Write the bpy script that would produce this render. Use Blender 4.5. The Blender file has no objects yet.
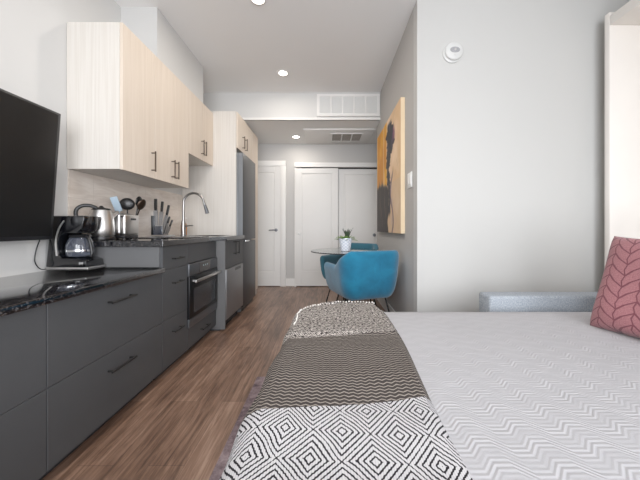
import bpy, bmesh, math, random
from mathutils import Vector, Matrix
random.seed(7)
PI = math.pi
SC = bpy.context.scene
COL = SC.collection
F = 290.0                                   # focal length in pixels of a 640 px wide frame

# ------------------------------------------------------------------ materials
def lin(c):
    return tuple(((v/255)/12.92 if v/255 <= .04045 else ((v/255+.055)/1.055)**2.4) for v in c)+(1,)

class NT:
    def __init__(s, name):
        s.m = bpy.data.materials.new(name); s.m.use_nodes = True
        s.t = s.m.node_tree; s.n = s.t.nodes; s.l = s.t.links
        s.b = s.n['Principled BSDF']; s.x = 0
    def node(s, typ, **kw):
        n = s.n.new(typ)
        for k, v in kw.items(): setattr(n, k, v)
        return n
    def link(s, a, b): s.l.new(a, b)
    def setin(s, sock, v):
        if isinstance(v, bpy.types.NodeSocket): s.link(v, sock)
        else: sock.default_value = v
    def math(s, op, a, b=None, c=None):
        n = s.node('ShaderNodeMath', operation=op)
        s.setin(n.inputs[0], a)
        if b is not None: s.setin(n.inputs[1], b)
        if c is not None: s.setin(n.inputs[2], c)
        return n.outputs[0]
    def coord(s, kind='Object'):
        return s.node('ShaderNodeTexCoord').outputs[kind]
    def mapping(s, vec, scale=(1,1,1), rot=(0,0,0), loc=(0,0,0)):
        n = s.node('ShaderNodeMapping'); s.link(vec, n.inputs['Vector'])
        n.inputs['Scale'].default_value = scale; n.inputs['Rotation'].default_value = rot; n.inputs['Location'].default_value = loc
        return n.outputs[0]
    def noise(s, vec, scale, detail=3, rough=.5, dist=0):
        n = s.node('ShaderNodeTexNoise'); s.link(vec, n.inputs['Vector'])
        n.inputs['Scale'].default_value = scale; n.inputs['Detail'].default_value = detail
        n.inputs['Roughness'].default_value = rough; n.inputs['Distortion'].default_value = dist
        return n.outputs['Fac']
    def ramp(s, fac, stops, interp='LINEAR'):
        n = s.node('ShaderNodeValToRGB'); s.link(fac, n.inputs['Fac']); r = n.color_ramp; r.interpolation = interp
        while len(r.elements) > 1: r.elements.remove(r.elements[-1])
        r.elements[0].position = stops[0][0]; r.elements[0].color = stops[0][1]
        for p, c in stops[1:]:
            e = r.elements.new(p); e.color = c
        return n.outputs['Color']
    def mix(s, fac, a, b):
        n = s.node('ShaderNodeMix', data_type='RGBA')
        s.setin(n.inputs[0], fac); s.setin(n.inputs[6], a); s.setin(n.inputs[7], b)
        return n.outputs[2]
    def bump(s, h, strength=.3, dist=.01):
        n = s.node('ShaderNodeBump'); s.link(h, n.inputs['Height'])
        n.inputs['Strength'].default_value = strength; n.inputs['Distance'].default_value = dist
        s.link(n.outputs[0], s.b.inputs['Normal'])
    def p(s, **kw):
        names = dict(col='Base Color', rough='Roughness', metal='Metallic', spec='Specular IOR Level', trans='Transmission Weight',
                     ior='IOR', emis='Emission Color', estr='Emission Strength', coat='Coat Weight', crough='Coat Roughness', sheen='Sheen Weight', aniso='Anisotropic')
        for k, v in kw.items(): s.setin(s.b.inputs[names[k]], v)
        return s.m

def plain(name, rgb, rough=.5, metal=0, spec=.5, var=.04, **kw):
    t = NT(name); c = lin(rgb)
    n = t.noise(t.coord(), 6, 3)
    d = tuple(max(0, v*(1-var)) for v in c[:3])+(1,); e = tuple(min(1, v*(1+var)) for v in c[:3])+(1,)
    t.p(col=t.ramp(n, [(.3, d), (.7, e)]), rough=rough, metal=metal, spec=spec, **kw)
    return t.m

def paint(name, rgb, rough=.85):
    t = NT(name); c = lin(rgb); v = t.coord()
    n = t.noise(v, 1.3, 2)
    t.p(col=t.ramp(n, [(.3, tuple(x*.985 for x in c[:3])+(1,)), (.7, c)]), rough=rough, spec=.25)
    t.bump(t.noise(v, 220, 2), .05, .002)
    return t.m

M = {}
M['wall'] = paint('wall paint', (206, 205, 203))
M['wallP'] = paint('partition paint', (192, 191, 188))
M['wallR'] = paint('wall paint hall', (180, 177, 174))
M['ceil'] = paint('ceiling paint', (242, 241, 240))
M['ceillow'] = paint('low ceiling paint', (238, 237, 235))
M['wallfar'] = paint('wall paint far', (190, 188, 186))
M['white'] = plain('white trim paint', (228, 226, 223), .45, var=.01)
M['doorw'] = plain('white door paint', (222, 220, 217), .45, var=.01)
M['plast'] = plain('white plastic', (232, 232, 230), .4, var=.01)
M['black'] = plain('black plastic', (18, 18, 20), .35)
M['blackmat'] = plain('black matte metal', (22, 21, 21), .5, metal=.3)
M['bronze'] = plain('dark bronze', (72, 58, 48), .35, metal=.8)
M['gloss'] = plain('gloss black', (9, 9, 12), .12, coat=.5)
M['tvscreen'] = plain('tv screen', (10, 10, 11), .38, spec=.35)
M['steel'] = plain('brushed steel', (212, 210, 208), .3, metal=1, var=.06)
M['chrome'] = plain('chrome', (215, 215, 218), .1, metal=1, var=.01)
M['steeldk'] = plain('dark steel', (112, 114, 118), .36, metal=.85, var=.05)
M['dwsteel'] = plain('dishwasher steel', (132, 132, 134), .4, metal=.7, var=.03)
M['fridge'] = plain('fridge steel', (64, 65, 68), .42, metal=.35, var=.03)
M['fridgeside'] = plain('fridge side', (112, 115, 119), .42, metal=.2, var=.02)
M['grille'] = plain('grille shadow', (196, 196, 198), .7)
M['ventdk'] = plain('vent dark', (118, 110, 102), .8)
M['whitecab'] = plain('wall bed white', (234, 228, 221), .5, var=.01)
M['tapsteel'] = plain('tap steel', (158, 156, 154), .28, metal=1, var=.03)
M['detector'] = plain('detector plastic', (206, 206, 204), .5, var=.01)
M['detdk'] = plain('detector grille', (150, 150, 152), .6)
M['amber'] = plain('amber soap', (196, 120, 48), .2)
M['cabinet'] = plain('charcoal cabinet', (66, 67, 69), .5, var=.02, spec=.4)
M['cabside'] = plain('charcoal cabinet side', (92, 92, 93), .5, var=.02, spec=.4)
M['toe'] = plain('toe kick', (38, 38, 40), .7)
M['velvetshade'] = plain('teal velvet in shade', (34, 96, 116), .8, sheen=.3)  # same teal as the near chair, with shade darkened into the colour
M['greyfab'] = plain('grey pillow', (150, 152, 156), .9)
M['sofain'] = plain('mattress ticking', (225, 224, 222), .9)
M['green'] = plain('leaf green', (112, 150, 66), .5, var=.25)
M['greendk'] = plain('dark leaf', (52, 66, 50), .5, var=.25)
M['knifew'] = plain('knife steel', (170, 172, 175), .25, metal=1)
M['wooddk'] = plain('spoon wood', (120, 78, 52), .5, var=.2)
M['bluegl'] = plain('pale blue silicone', (170, 190, 206), .3)
M['carafegl'] = plain('carafe glass', (90, 95, 108), .03, trans=.55, ior=1.45, coat=.6)

t = NT('tinted glass top'); v = t.coord()
t.p(col=lin((120, 138, 136)), rough=.02, trans=.8, ior=1.45, spec=.6); M['glass'] = t.m

t = NT('lamp disc'); t.p(col=(1,1,1,1), emis=lin((255, 246, 232)), estr=25.0); M['lamp'] = t.m
t = NT('window daylight glass'); t.p(col=lin((220, 235, 245)), rough=.0, trans=1, ior=1.02); M['winglass'] = t.m

# light wood-look laminate, vertical grain
t = NT('light ash laminate'); v = t.coord()
g = t.noise(t.mapping(v, (60, 60, 1.2)), 1.6, 4, .6)
g2 = t.noise(t.mapping(v, (14, 14, .4)), 1.5, 2, .5)
gg = t.math('ADD', t.math('MULTIPLY', g, .6), t.math('MULTIPLY', g2, .4))
t.p(col=t.ramp(gg, [(.3, lin((204, 188, 171))), (.5, lin((213, 198, 182))), (.7, lin((220, 207, 193)))]), rough=.5, spec=.35); M['ash'] = t.m
t = NT('light ash laminate side'); v = t.coord()
g = t.noise(t.mapping(v, (50, 50, 1)), 1.6, 4, .6)
t.p(col=t.ramp(g, [(.3, lin((206, 199, 190))), (.7, lin((218, 213, 206)))]), rough=.45, spec=.4); M['ashside'] = t.m

# vinyl plank floor
t = NT('walnut plank floor'); v = t.coord()
sw = t.mapping(v, (1, 1, 1), (0, 0, PI/2))
br = t.node('ShaderNodeTexBrick'); t.link(sw, br.inputs['Vector'])
br.inputs['Scale'].default_value = 1; br.inputs['Brick Width'].default_value = 1.22; br.inputs['Row Height'].default_value = .15
br.inputs['Mortar Size'].default_value = .0012; br.inputs['Color1'].default_value = (0,0,0,1); br.inputs['Color2'].default_value = (1,1,1,1)
br.inputs['Mortar'].default_value = (.35,.35,.35,1); br.offset = .37
grain = t.noise(t.mapping(v, (26, 1.3, 1)), 2.4, 6, .68, .6)
blot = t.noise(t.mapping(v, (5, 1.2, 1)), 1.6, 3, .5, .8)
f = t.math('ADD', t.math('MULTIPLY', br.outputs['Color'], .10), t.math('ADD', t.math('MULTIPLY', grain, .66), t.math('MULTIPLY', blot, .34)))
colr = t.ramp(f, [(.36, lin((66, 47, 37))), (.50, lin((106, 80, 65))), (.60, lin((134, 104, 86))), (.74, lin((164, 134, 115)))])
seam = t.math('MULTIPLY', br.outputs['Fac'], .55)
t.p(col=t.mix(seam, colr, lin((60, 46, 40))), rough=.36, spec=.45)
t.bump(grain, .08, .002); M['floor'] = t.m

# black granite
t = NT('black speckled granite'); v = t.coord()
vo = t.node('ShaderNodeTexVoronoi'); t.link(v, vo.inputs['Vector']); vo.inputs['Scale'].default_value = 110
n1 = t.noise(v, 95, 4, .75)
sp = t.math('MULTIPLY', t.math('GREATER_THAN', n1, .58), .6)
base = t.mix(sp, lin((16, 16, 19)), lin((96, 94, 96)))
sp2 = t.math('MULTIPLY', t.math('LESS_THAN', vo.outputs['Distance'], .16), .5)
t.p(col=t.mix(sp2, base, lin((130, 118, 106))), rough=.07, spec=.7); M['granite'] = t.m

# tile backsplash
t = NT('beige stone tile'); v = t.coord()
rv = t.mapping(v, (1, 1, 1), (0, PI/2, 0))
sx = t.node('ShaderNodeSeparateXYZ'); t.link(v, sx.inputs[0])
cb = t.node('ShaderNodeCombineXYZ'); t.link(sx.outputs['Y'], cb.inputs[0]); t.link(sx.outputs['Z'], cb.inputs[1])
br = t.node('ShaderNodeTexBrick'); t.link(cb.outputs[0], br.inputs['Vector'])
br.inputs['Scale'].default_value = 1; br.inputs['Brick Width'].default_value = .6; br.inputs['Row Height'].default_value = .3
br.inputs['Mortar Size'].default_value = .002; br.inputs['Mortar'].default_value = lin((206, 194, 183))
n = t.noise(t.mapping(v, (3, 2, 9)), 2.2, 5, .6, 1.2)
c1 = t.ramp(n, [(.3, lin((206, 192, 180))), (.7, lin((230, 220, 210)))])
t.link(c1, br.inputs['Color1']); t.link(c1, br.inputs['Color2'])
t.p(col=br.outputs['Color'], rough=.35); M['tile'] = t.m

# bedspread : embossed stepped-wave matelasse
t = NT('embossed light grey bedspread'); v = t.coord()
sx = t.node('ShaderNodeSeparateXYZ'); t.link(v, sx.inputs[0]); X, Y = sx.outputs['X'], sx.outputs['Y']
tri = t.math('PINGPONG', t.math('ADD', t.math('ADD', X, 5.0), t.math('MULTIPLY', Y, .12)), .06)
cl = t.math('MINIMUM', t.math('MAXIMUM', tri, .016), .044)
yy = t.math('ADD', t.math('ADD', Y, 7.0), t.math('MULTIPLY', cl, .95))
w = t.math('SINE', t.math('MULTIPLY', yy, 2*PI/.0125))
band = t.math('SINE', t.math('MULTIPLY', t.math('ADD', t.math('ADD', Y, t.math('MULTIPLY', cl, .95)), t.math('MULTIPLY', X, .03)), 2*PI/.062))
bm_ = t.math('MULTIPLY_ADD', band, .4, .6)
wr = t.noise(v, 3.5, 3, .5)
fine = t.noise(v, 260, 2)
h = t.math('ADD', t.math('MULTIPLY', t.math('MULTIPLY', w, bm_), .16), t.math('ADD', t.math('MULTIPLY', wr, 1.8), t.math('MULTIPLY', fine, .10)))
cc = t.mix(t.math('MULTIPLY', t.math('MULTIPLY', t.math('ADD', w, 1), bm_), .5), lin((170, 169, 172)), lin((180, 179, 182)))
t.p(col=cc, rough=.95, spec=.15); t.bump(h, .36, .009); M['spread'] = t.m

# throw blanket with three woven zones (UV in metres)
t = NT('woven black and white throw'); v = t.coord('UV')
sx = t.node('ShaderNodeSeparateXYZ'); t.link(v, sx.inputs[0]); U, V = sx.outputs['X'], sx.outputs['Y']
wz = t.math('SUBTRACT', V, t.math('MULTIPLY', U, .13))
wob = t.math('MULTIPLY', t.math('SUBTRACT', t.noise(t.mapping(v, (7, 7, 1)), 1.0, 2), .5), .03)
wz = t.math('ADD', wz, wob)
# diamonds
du, dv = .124, .148
Vd = t.math('ADD', t.math('SUBTRACT', V, t.math('MULTIPLY', U, -.05)), wob); Ud = t.math('ADD', U, t.math('MULTIPLY', wob, .6))
a = t.math('ADD', t.math('DIVIDE', t.math('SUBTRACT', Ud, .0285), du), t.math('DIVIDE', t.math('SUBTRACT', Vd, .625), dv))
b = t.math('SUBTRACT', t.math('DIVIDE', t.math('SUBTRACT', Ud, .0285), du), t.math('DIVIDE', t.math('SUBTRACT', Vd, .625), dv))
fa = t.math('ABSOLUTE', t.math('SUBTRACT', t.math('FRACT', t.math('ADD', a, 20.5)), .5))
fb = t.math('ABSOLUTE', t.math('SUBTRACT', t.math('FRACT', t.math('ADD', b, 20.5)), .5))
pp = t.math('ADD', t.math('MAXIMUM', fa, fb), t.math('MULTIPLY', t.math('SUBTRACT', t.noise(t.mapping(v, (130, 130, 1)), 1.0, 2), .5), .035))
st = t.math('SINE', t.math('MULTIPLY_ADD', pp, 2*PI*9.6, -.6))
nub = t.math('SINE', t.math('MULTIPLY', t.math('ADD', Ud, t.math('MULTIPLY', Vd, 0.0)), 2*PI/.0105))
nub2 = t.math('MULTIPLY', t.math('ABSOLUTE', nub), .45)
stn = t.math('ADD', st, t.math('MULTIPLY', t.math('SUBTRACT', nub2, .2), 1.3))
white = t.ramp(stn, [(.0, lin((38, 36, 40))), (.06, lin((200, 197, 198))), (.5, lin((228, 225, 225)))])
dm = t.math('MULTIPLY', t.math('ADD', stn, .15), 1.0)
white = t.mix(t.math('GREATER_THAN', stn, -.25), lin((36, 34, 37)), t.mix(nub2, lin((178, 176, 179)), lin((222, 220, 220))))
# wavy dark zone
tri = t.math('PINGPONG', t.math('ADD', U, 5.0), .012)
wl = t.math('SINE', t.math('MULTIPLY', t.math('ADD', V, t.math('ADD', t.math('MULTIPLY', tri, .55), wob)), 2*PI/.0145))
n3 = t.noise(t.mapping(v, (90, 90, 1)), 1.0, 3)
dark = t.mix(t.math('GREATER_THAN', t.math('ADD', wl, t.math('MULTIPLY', n3, .8)), 1.05), lin((60, 55, 53)), lin((146, 137, 129)))
# fine speckled herringbone
tr2 = t.math('PINGPONG', t.math('ADD', U, 5.0), .010)
wl2 = t.math('SINE', t.math('MULTIPLY', t.math('ADD', V, t.math('MULTIPLY', tr2, 1.3)), 2*PI/.0105))
n4 = t.noise(t.mapping(v, (95, 95, 1)), 1.0, 3)
spk = t.mix(t.math('GREATER_THAN', t.math('ADD', wl2, t.math('MULTIPLY', t.math('SUBTRACT', n4, .5), 8)), .15), lin((46, 41, 40)), lin((182, 174, 167)))
c = t.mix(t.math('GREATER_THAN', wz, .712), white, dark)
c = t.mix(t.math('GREATER_THAN', wz, 1.18), c, spk)
bc = t.node('ShaderNodeRGBToBW'); t.link(c, bc.inputs[0])
t.p(col=c, rough=.95, spec=.1); t.bump(bc.outputs[0], .6, .006); M['throw'] = t.m

# pink braided pillow (UV 0..1)
t = NT('dusty rose braided cushion'); v = t.coord('UV')
sx = t.node('ShaderNodeSeparateXYZ'); t.link(v, sx.inputs[0]); U, V = sx.outputs['X'], sx.outputs['Y']
def braid(t, U, V, N, Mv):
    u = t.math('ADD', t.math('MULTIPLY', U, N), t.math('MULTIPLY', t.math('PINGPONG', t.math('MULTIPLY', V, Mv), .5), .25)); col = t.math('FLOOR', u); fr = t.math('SUBTRACT', u, col)
    odd = t.math('MODULO', col, 2.0)
    sl = t.math('ADD', t.math('MULTIPLY', odd, fr), t.math('MULTIPLY', t.math('SUBTRACT', 1.0, odd), t.math('SUBTRACT', 1.0, fr)))
    s_ = t.math('FRACT', t.math('ADD', t.math('MULTIPLY', V, Mv), t.math('MULTIPLY', sl, 1.0)))
    l1 = t.math('ABSOLUTE', t.math('SUBTRACT', s_, .5)); l1 = t.math('GREATER_THAN', l1, .42)
    l2 = t.math('GREATER_THAN', t.math('ABSOLUTE', t.math('SUBTRACT', fr, .5)), .455)
    return t.math('MAXIMUM', l1, l2)
lnm = braid(t, U, V, 7.0, 9.0)
fz = t.noise(v, 90, 3, .7)
bc_ = t.ramp(fz, [(.3, lin((136, 84, 90))), (.7, lin((168, 114, 117)))])
t.p(col=t.mix(lnm, bc_, lin((112, 62, 70))), rough=.95, sheen=.2, spec=.1)
t.bump(t.math('ADD', t.math('MULTIPLY', lnm, -1.0), t.math('MULTIPLY', fz, .4)), .7, .006); M['pillow'] = t.m

t = NT('teal velvet'); v = t.coord(); n = t.noise(v, 7, 4, .6, .4)
t.p(col=t.ramp(n, [(.3, lin((8, 88, 120))), (.7, lin((20, 112, 146)))]), rough=.75, sheen=.35, spec=.2)
t.bump(t.noise(v, 300, 2), .15, .002); M['velvet'] = t.m
t = NT('blue grey tweed'); v = t.coord(); n = t.noise(t.mapping(v, (1, 1, 1)), 120, 4, .8)
t.p(col=t.ramp(n, [(.3, lin((118, 126, 136))), (.7, lin((178, 184, 190)))]), rough=.95, spec=.1); t.bump(n, .3, .004); M['tweed'] = t.m
t = NT('mauve mottled rug'); v = t.coord(); n = t.noise(v, 26, 5, .75); n2 = t.noise(t.mapping(v, (2, 2, 1)), 1.5, 3)
t.p(col=t.ramp(t.math('ADD', t.math('MULTIPLY', n, .6), t.math('MULTIPLY', n2, .4)), [(.36, lin((82, 70, 74))), (.5, lin((124, 108, 112))), (.64, lin((158, 142, 144)))]), rough=1, spec=.05)
t.bump(n, .5, .01); M['rug'] = t.m
# ribbed patterned pot
t = NT('white pot with blue lattice'); v = t.coord()
sx = t.node('ShaderNodeSeparateXYZ'); t.link(v, sx.inputs[0])
ang = t.math('ARCTAN2', sx.outputs['Y'], sx.outputs['X'])
g1 = t.math('SINE', t.math('ADD', t.math('MULTIPLY', ang, 9), t.math('MULTIPLY', sx.outputs['Z'], 190)))
g2 = t.math('SINE', t.math('SUBTRACT', t.math('MULTIPLY', ang, 9), t.math('MULTIPLY', sx.outputs['Z'], 190)))
g = t.math('GREATER_THAN', t.math('MAXIMUM', g1, g2), .93)
t.p(col=t.mix(g, lin((226, 229, 236)), lin((140, 156, 186))), rough=.35); M['pot'] = t.m
# canvas uses painted colour attribute
t = NT('painted canvas'); at = t.node('ShaderNodeVertexColor'); at.layer_name = 'Col'
t.p(col=at.outputs['Color'], rough=.6); t.bump(t.noise(t.coord(), 60, 4), .25, .003); M['canvas'] = t.m
M['canvasedge'] = plain('canvas edge', (232, 208, 172), .7)

# ------------------------------------------------------------------ mesh helpers
def box(bm, x0, x1, y0, y1, z0, z1, bev=0, seg=2, mtx=None):
    r = bmesh.ops.create_cube(bm, size=1)
    vs = r['verts']
    for v in vs:
        v.co = Vector(((x0+x1)/2+v.co.x*(x1-x0), (y0+y1)/2+v.co.y*(y1-y0), (z0+z1)/2+v.co.z*(z1-z0)))
    allv = list(vs)
    if bev > 0:
        es = list({e for v in vs for e in v.link_edges})
        rr = bmesh.ops.bevel(bm, geom=es, offset=bev, segments=seg, affect='EDGES', profile=.5)
        allv = list({v for f in rr['faces'] for v in f.verts} | {v for v in vs if v.is_valid})
    if mtx is not None:
        isl = set()
        stack = [v for v in allv if v.is_valid]
        while stack:
            v = stack.pop()
            if v in isl: continue
            isl.add(v); stack += [e.other_vert(v) for e in v.link_edges if e.other_vert(v) not in isl]
        for v in isl: v.co = mtx @ v.co
    return bm
def B(*a, **k): return box(bmesh.new(), *a, **k)
def lathe(bm, prof, cx=0, cy=0, n=32, mtx=None, cap=True):
    rings = []
    for r, z in prof:
        ring = [bm.verts.new((cx+max(r, .0004)*math.cos(2*PI*i/n), cy+max(r, .0004)*math.sin(2*PI*i/n), z)) for i in range(n)]
        rings.append(ring)
    for a, b in zip(rings, rings[1:]):
        for i in range(n): bm.faces.new((a[i], a[(i+1) % n], b[(i+1) % n], b[i]))
    if cap:
        bm.faces.new(rings[0][::-1]); bm.faces.new(rings[-1])
    if mtx is not None:
        for r in rings:
            for v in r: v.co = mtx @ v.co
    return bm
def tube(bm, pts, rad, n=10):
    pts = [Vector(p) for p in pts]; rings = []
    rads = rad if isinstance(rad, (list, tuple)) else [rad]*len(pts)
    up = None
    for i, p in enumerate(pts):
        if i == 0: d = pts[1]-p
        elif i == len(pts)-1: d = p-pts[i-1]
        else: d = (pts[i+1]-p).normalized()+(p-pts[i-1]).normalized()
        d.normalize()
        if up is None: up = d.orthogonal().normalized()
        up = (up-d*up.dot(d)); up = up.normalized() if up.length > 1e-6 else d.orthogonal().normalized()
        s = d.cross(up)
        rings.append([bm.verts.new(p+(up*math.cos(2*PI*k/n)+s*math.sin(2*PI*k/n))*rads[i]) for k in range(n)])
    for a, b in zip(rings, rings[1:]):
        for i in range(n): bm.faces.new((a[i], a[(i+1) % n], b[(i+1) % n], b[i]))
    bm.faces.new(rings[0][::-1]); bm.faces.new(rings[-1])
    return bm
def prism_xz(bm, poly, y0, y1, bev=0, seg=2):
    a = [bm.verts.new((x, y0, z)) for x, z in poly]; b = [bm.verts.new((x, y1, z)) for x, z in poly]
    n = len(poly); fs = [bm.faces.new(a), bm.faces.new(b[::-1])]
    for i in range(n): fs.append(bm.faces.new((a[i], b[i], b[(i+1) % n], a[(i+1) % n])))
    bmesh.ops.recalc_face_normals(bm, faces=fs)
    if bev: bmesh.ops.bevel(bm, geom=list({e for f in fs for e in f.edges}), offset=bev, segments=seg, affect='EDGES', profile=.5)
    return bm
def smooth_pts(pts, k=6):
    out = []; P = [Vector(p) for p in pts]
    for i in range(len(P)-1):
        p0 = P[max(i-1, 0)]; p1 = P[i]; p2 = P[i+1]; p3 = P[min(i+2, len(P)-1)]
        for j in range(k):
            s = j/k
            out.append(.5*((2*p1)+(p2-p0)*s+(2*p0-5*p1+4*p2-p3)*s*s+(3*p1-p0-3*p2+p3)*s**3))
    out.append(P[-1]); return out

def obj(name, bm, mat, parent=None, world=True, smooth=True, mods=None):
    bm.normal_update()
    if parent is not None and world:
        org = Vector((0, 0, 0)); p = parent
        while p is not None: org += p.location; p = p.parent
        bmesh.ops.translate(bm, verts=bm.verts, vec=-org)
    me = bpy.data.meshes.new(name); bm.to_mesh(me); bm.free()
    me.materials.append(mat)
    if smooth:
        me.shade_smooth()
        try: me.set_sharp_from_angle(angle=math.radians(38))
        except Exception: pass
    o = bpy.data.objects.new(name, me); COL.objects.link(o)
    if parent is not None: o.parent = parent
    return o
def tag(o, label, cat, group=None):
    o['label'] = label; o['category'] = cat
    if group: o['group'] = group
    return o
def thing(name, label, cat, loc=(0, 0, 0), rotz=0, group=None):
    o = bpy.data.objects.new(name, None); COL.objects.link(o); o.location = loc; o.rotation_euler = (0, 0, rotz)
    o.empty_display_size = .1
    return tag(o, label, cat, group)
def struct(name, bm, mat, parent=None, smooth=False):
    o = obj(name, bm, mat, parent, smooth=smooth)
    if parent is None: o['kind'] = 'structure'
    return o
def ep(name, loc=(0, 0, 0)):
    o = bpy.data.objects.new(name, None); COL.objects.link(o); o.location = loc; o['kind'] = 'structure'; return o
def dup(root, loc, rotz, label=None):
    r = root.copy(); COL.objects.link(r); r.location = loc; r.rotation_euler = (0, 0, rotz)
    if label: r['label'] = label
    for ch in list(root.children):
        c = ch.copy(); COL.objects.link(c); c.parent = r
        for g in list(ch.children):
            d = g.copy(); COL.objects.link(d); d.parent = c
    return r

# ------------------------------------------------------------------ room shell
WL, HR, WF, YF, ZC, ZL = -1.70, .715, 2.30, 5.00, 2.82, 2.45
XR, YB = 2.75, -1.6
struct('floor', B(WL-.1, XR+.1, YB-.1, YF+.1, -.1, 0), M['floor'])
struct('wall_left', B(WL-.12, WL, YB-.1, YF+.1, 0, ZC), M['wall'])
for a in ((XR, XR+.12, -.25, WF+.1, 0, ZC), (XR, XR+.12, YB-.1, -.25, 0, .35), (XR, XR+.12, YB-.1, -.25, 2.55, ZC), (XR, XR+.12, YB-.1, -1.52, .35, 2.55)):
    struct('wall_right', B(*a), M['wall'])  # opening left for the added side window
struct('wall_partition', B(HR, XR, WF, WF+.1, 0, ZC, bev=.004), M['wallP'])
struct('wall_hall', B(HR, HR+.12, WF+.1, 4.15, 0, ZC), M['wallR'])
struct('wall_hall_end', B(HR+.12, 1.45, 4.05, 4.15, 0, ZL), M['wall'])
struct('wall_entry', B(1.35, 1.45, 4.15, YF+.1, 0, ZL), M['wall'])
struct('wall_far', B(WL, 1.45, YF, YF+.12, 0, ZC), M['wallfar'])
struct('ceiling', B(WL-.1, XR+.1, YB-.1, 3.895, ZC, ZC+.1), M['ceil'])
struct('ceiling_low', B(WL-.1, 1.45, 3.915, YF+.1, ZL, ZL+.1), M['ceillow'])
struct('wall_bulkhead', B(WL, HR, 3.895, 3.925, ZL, ZC+.02), M['wall'])
struct('trim_1', B(WL, HR, 3.885, 3.895, ZL, ZL+.03), M['white'])
struct('wall_soffit', B(WL, -1.40, 2.39, 3.28, 2.37, ZC), M['wall'])
# rear wall with a wide window
for nm, a in (('wall_rear', (WL, XR, YB-.1, YB, 0, .35)), ('wall_rear', (WL, XR, YB-.1, YB, 2.55, ZC)),
              ('wall_rear', (WL, -1.3, YB-.1, YB, .35, 2.55)), ('wall_rear', (2.1, XR, YB-.1, YB, .35, 2.55))):
    struct(nm, B(*a), M['wall'])
w = ep('window_1', (.4, YB, .35))
bm = bmesh.new()
for x0, x1, z0, z1 in ((-1.3, 2.1, .35, .42), (-1.3, 2.1, 2.48, 2.55), (-1.3, -1.23, .42, 2.48), (2.03, 2.1, .42, 2.48), (-.2, -.14, .42, 2.48), (.94, 1.0, .42, 2.48)):
    box(bm, x0, x1, YB-.08, YB-.02, z0, z1)
obj('window_frame', bm, M['blackmat'], w, smooth=False)

w = ep('added_fill_window', (XR, -.9, .35))  # unseen side window, added to brighten the left wall and cabinets
bm = bmesh.new()
for y0, y1, z0, z1 in ((-1.52, -.25, .35, .42), (-1.52, -.25, 2.48, 2.55), (-1.52, -1.46, .42, 2.48), (-.31, -.25, .42, 2.48)):
    box(bm, XR+.03, XR+.09, y0, y1, z0, z1)
obj('window_frame', bm, M['blackmat'], w, smooth=False)
# baseboards
def baseboard(name, a):
    bm = bmesh.new(); x0, x1, y0, y1 = a
    box(bm, x0, x1, y0, y1, 0, .13, bev=.003)
    struct(name, bm, M['white'])
baseboard('baseboard_far', (-.705, -.545, YF-.018, YF))
baseboard('baseboard_hall', (HR-.014, HR, WF+.0, 4.15))
baseboard('baseboard_partition', (HR, XR, WF-.014, WF))
baseboard('baseboard_left', (-1.70, -1.686, 4.45, YF-.02))

# ---- doors at the far wall
def panel_door(bm, x0, x1, y, z0, z1, th=.035, st=.1, top=.11, bot=.24):
    box(bm, x0, x1, y-th+.012, y, z0, z1)
    for a in ((x0, x0+st, z0, z1), (x1-st, x1, z0, z1), (x0+st, x1-st, z1-top, z1), (x0+st, x1-st, z0, z0+bot)):
        box(bm, a[0], a[1], y-th, y-th+.0125, a[2], a[3], bev=.003, seg=1)
    box(bm, x0+st+.02, x1-st-.02, y-th+.004, y-th+.0125, z0+bot+.02, z1-top-.02, bev=.004, seg=1)
d1 = ep('door_1', (-1.18, YF, 0))
bm = bmesh.new(); panel_door(bm, -1.56, -.80, YF-.004, .01, 2.06); obj('door_leaf', bm, M['doorw'], d1)
bm = bmesh.new()
box(bm, -.80, -.705, YF-.05, YF-.001, 0, 2.15, bev=.004); box(bm, -1.66, -1.56, YF-.05, YF-.001, 0, 2.15, bev=.004); box(bm, -1.66, -.705, YF-.052, YF-.001, 2.06, 2.15, bev=.004)
obj('door_casing', bm, M['white'], d1)
bm = bmesh.new()
rot = Matrix.Translation((-.87, YF-.045, .965)) @ Matrix.Rotation(PI/2, 4, 'X')
lathe(bm, [(.027, -.006), (.027, .008), (.012, .012), (.011, .045)], mtx=rot)
tube(bm, smooth_pts([(-.87, YF-.085, .965), (-.90, YF-.09, .967), (-.985, YF-.088, .962)]), [.011]*13)
obj('door_handle', bm, M['steeldk'], d1)
d2 = ep('door_2', (-.17, YF, 0))
bm = bmesh.new(); panel_door(bm, -.530, .19, YF-.03, .012, 2.02, st=.09, top=.09, bot=.25); obj('door_leaf', bm, M['doorw'], d2)
bm = bmesh.new(); lathe(bm, [(.001, 0), (.018, .004), (.022, .014), (.014, .02), (.012, .024)], mtx=Matrix.Translation((-.475, YF-.092, .905)) @ Matrix.Rotation(-PI/2, 4, 'X')); obj('door_knob', bm, M['plast'], d2)
d3 = ep('door_3', (.56, YF, 0))
bm = bmesh.new(); panel_door(bm, .20, .93, YF-.002, .012, 2.01, th=.025, st=.09, top=.09, bot=.25); obj('door_leaf', bm, M['doorw'], d3)
bm = bmesh.new(); lathe(bm, [(.001, 0), (.024, .003), (.028, .008), (.028, .012), (.024, .014)], mtx=Matrix.Translation((.81, YF-.044, .88)) @ Matrix.Rotation(-PI/2, 4, 'X')); obj('finger_pull', bm, M['steeldk'], d3)
bm = bmesh.new()
box(bm, -.552, -.531, YF-.075, YF-.001, 0, 2.035); box(bm, -.552, .98, YF-.085, YF-.001, 2.035, 2.11, bev=.004); box(bm, .931, .98, YF-.075, YF-.001, 0, 2.035)
struct('trim_2', bm, M['white'])
struct('door_gap_shade', B(-.53, .93, YF-.03, YF-.0275, 2.012, 2.035), M['toe'])  # dark strip standing in for the shaded gap above the closet doors

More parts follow.
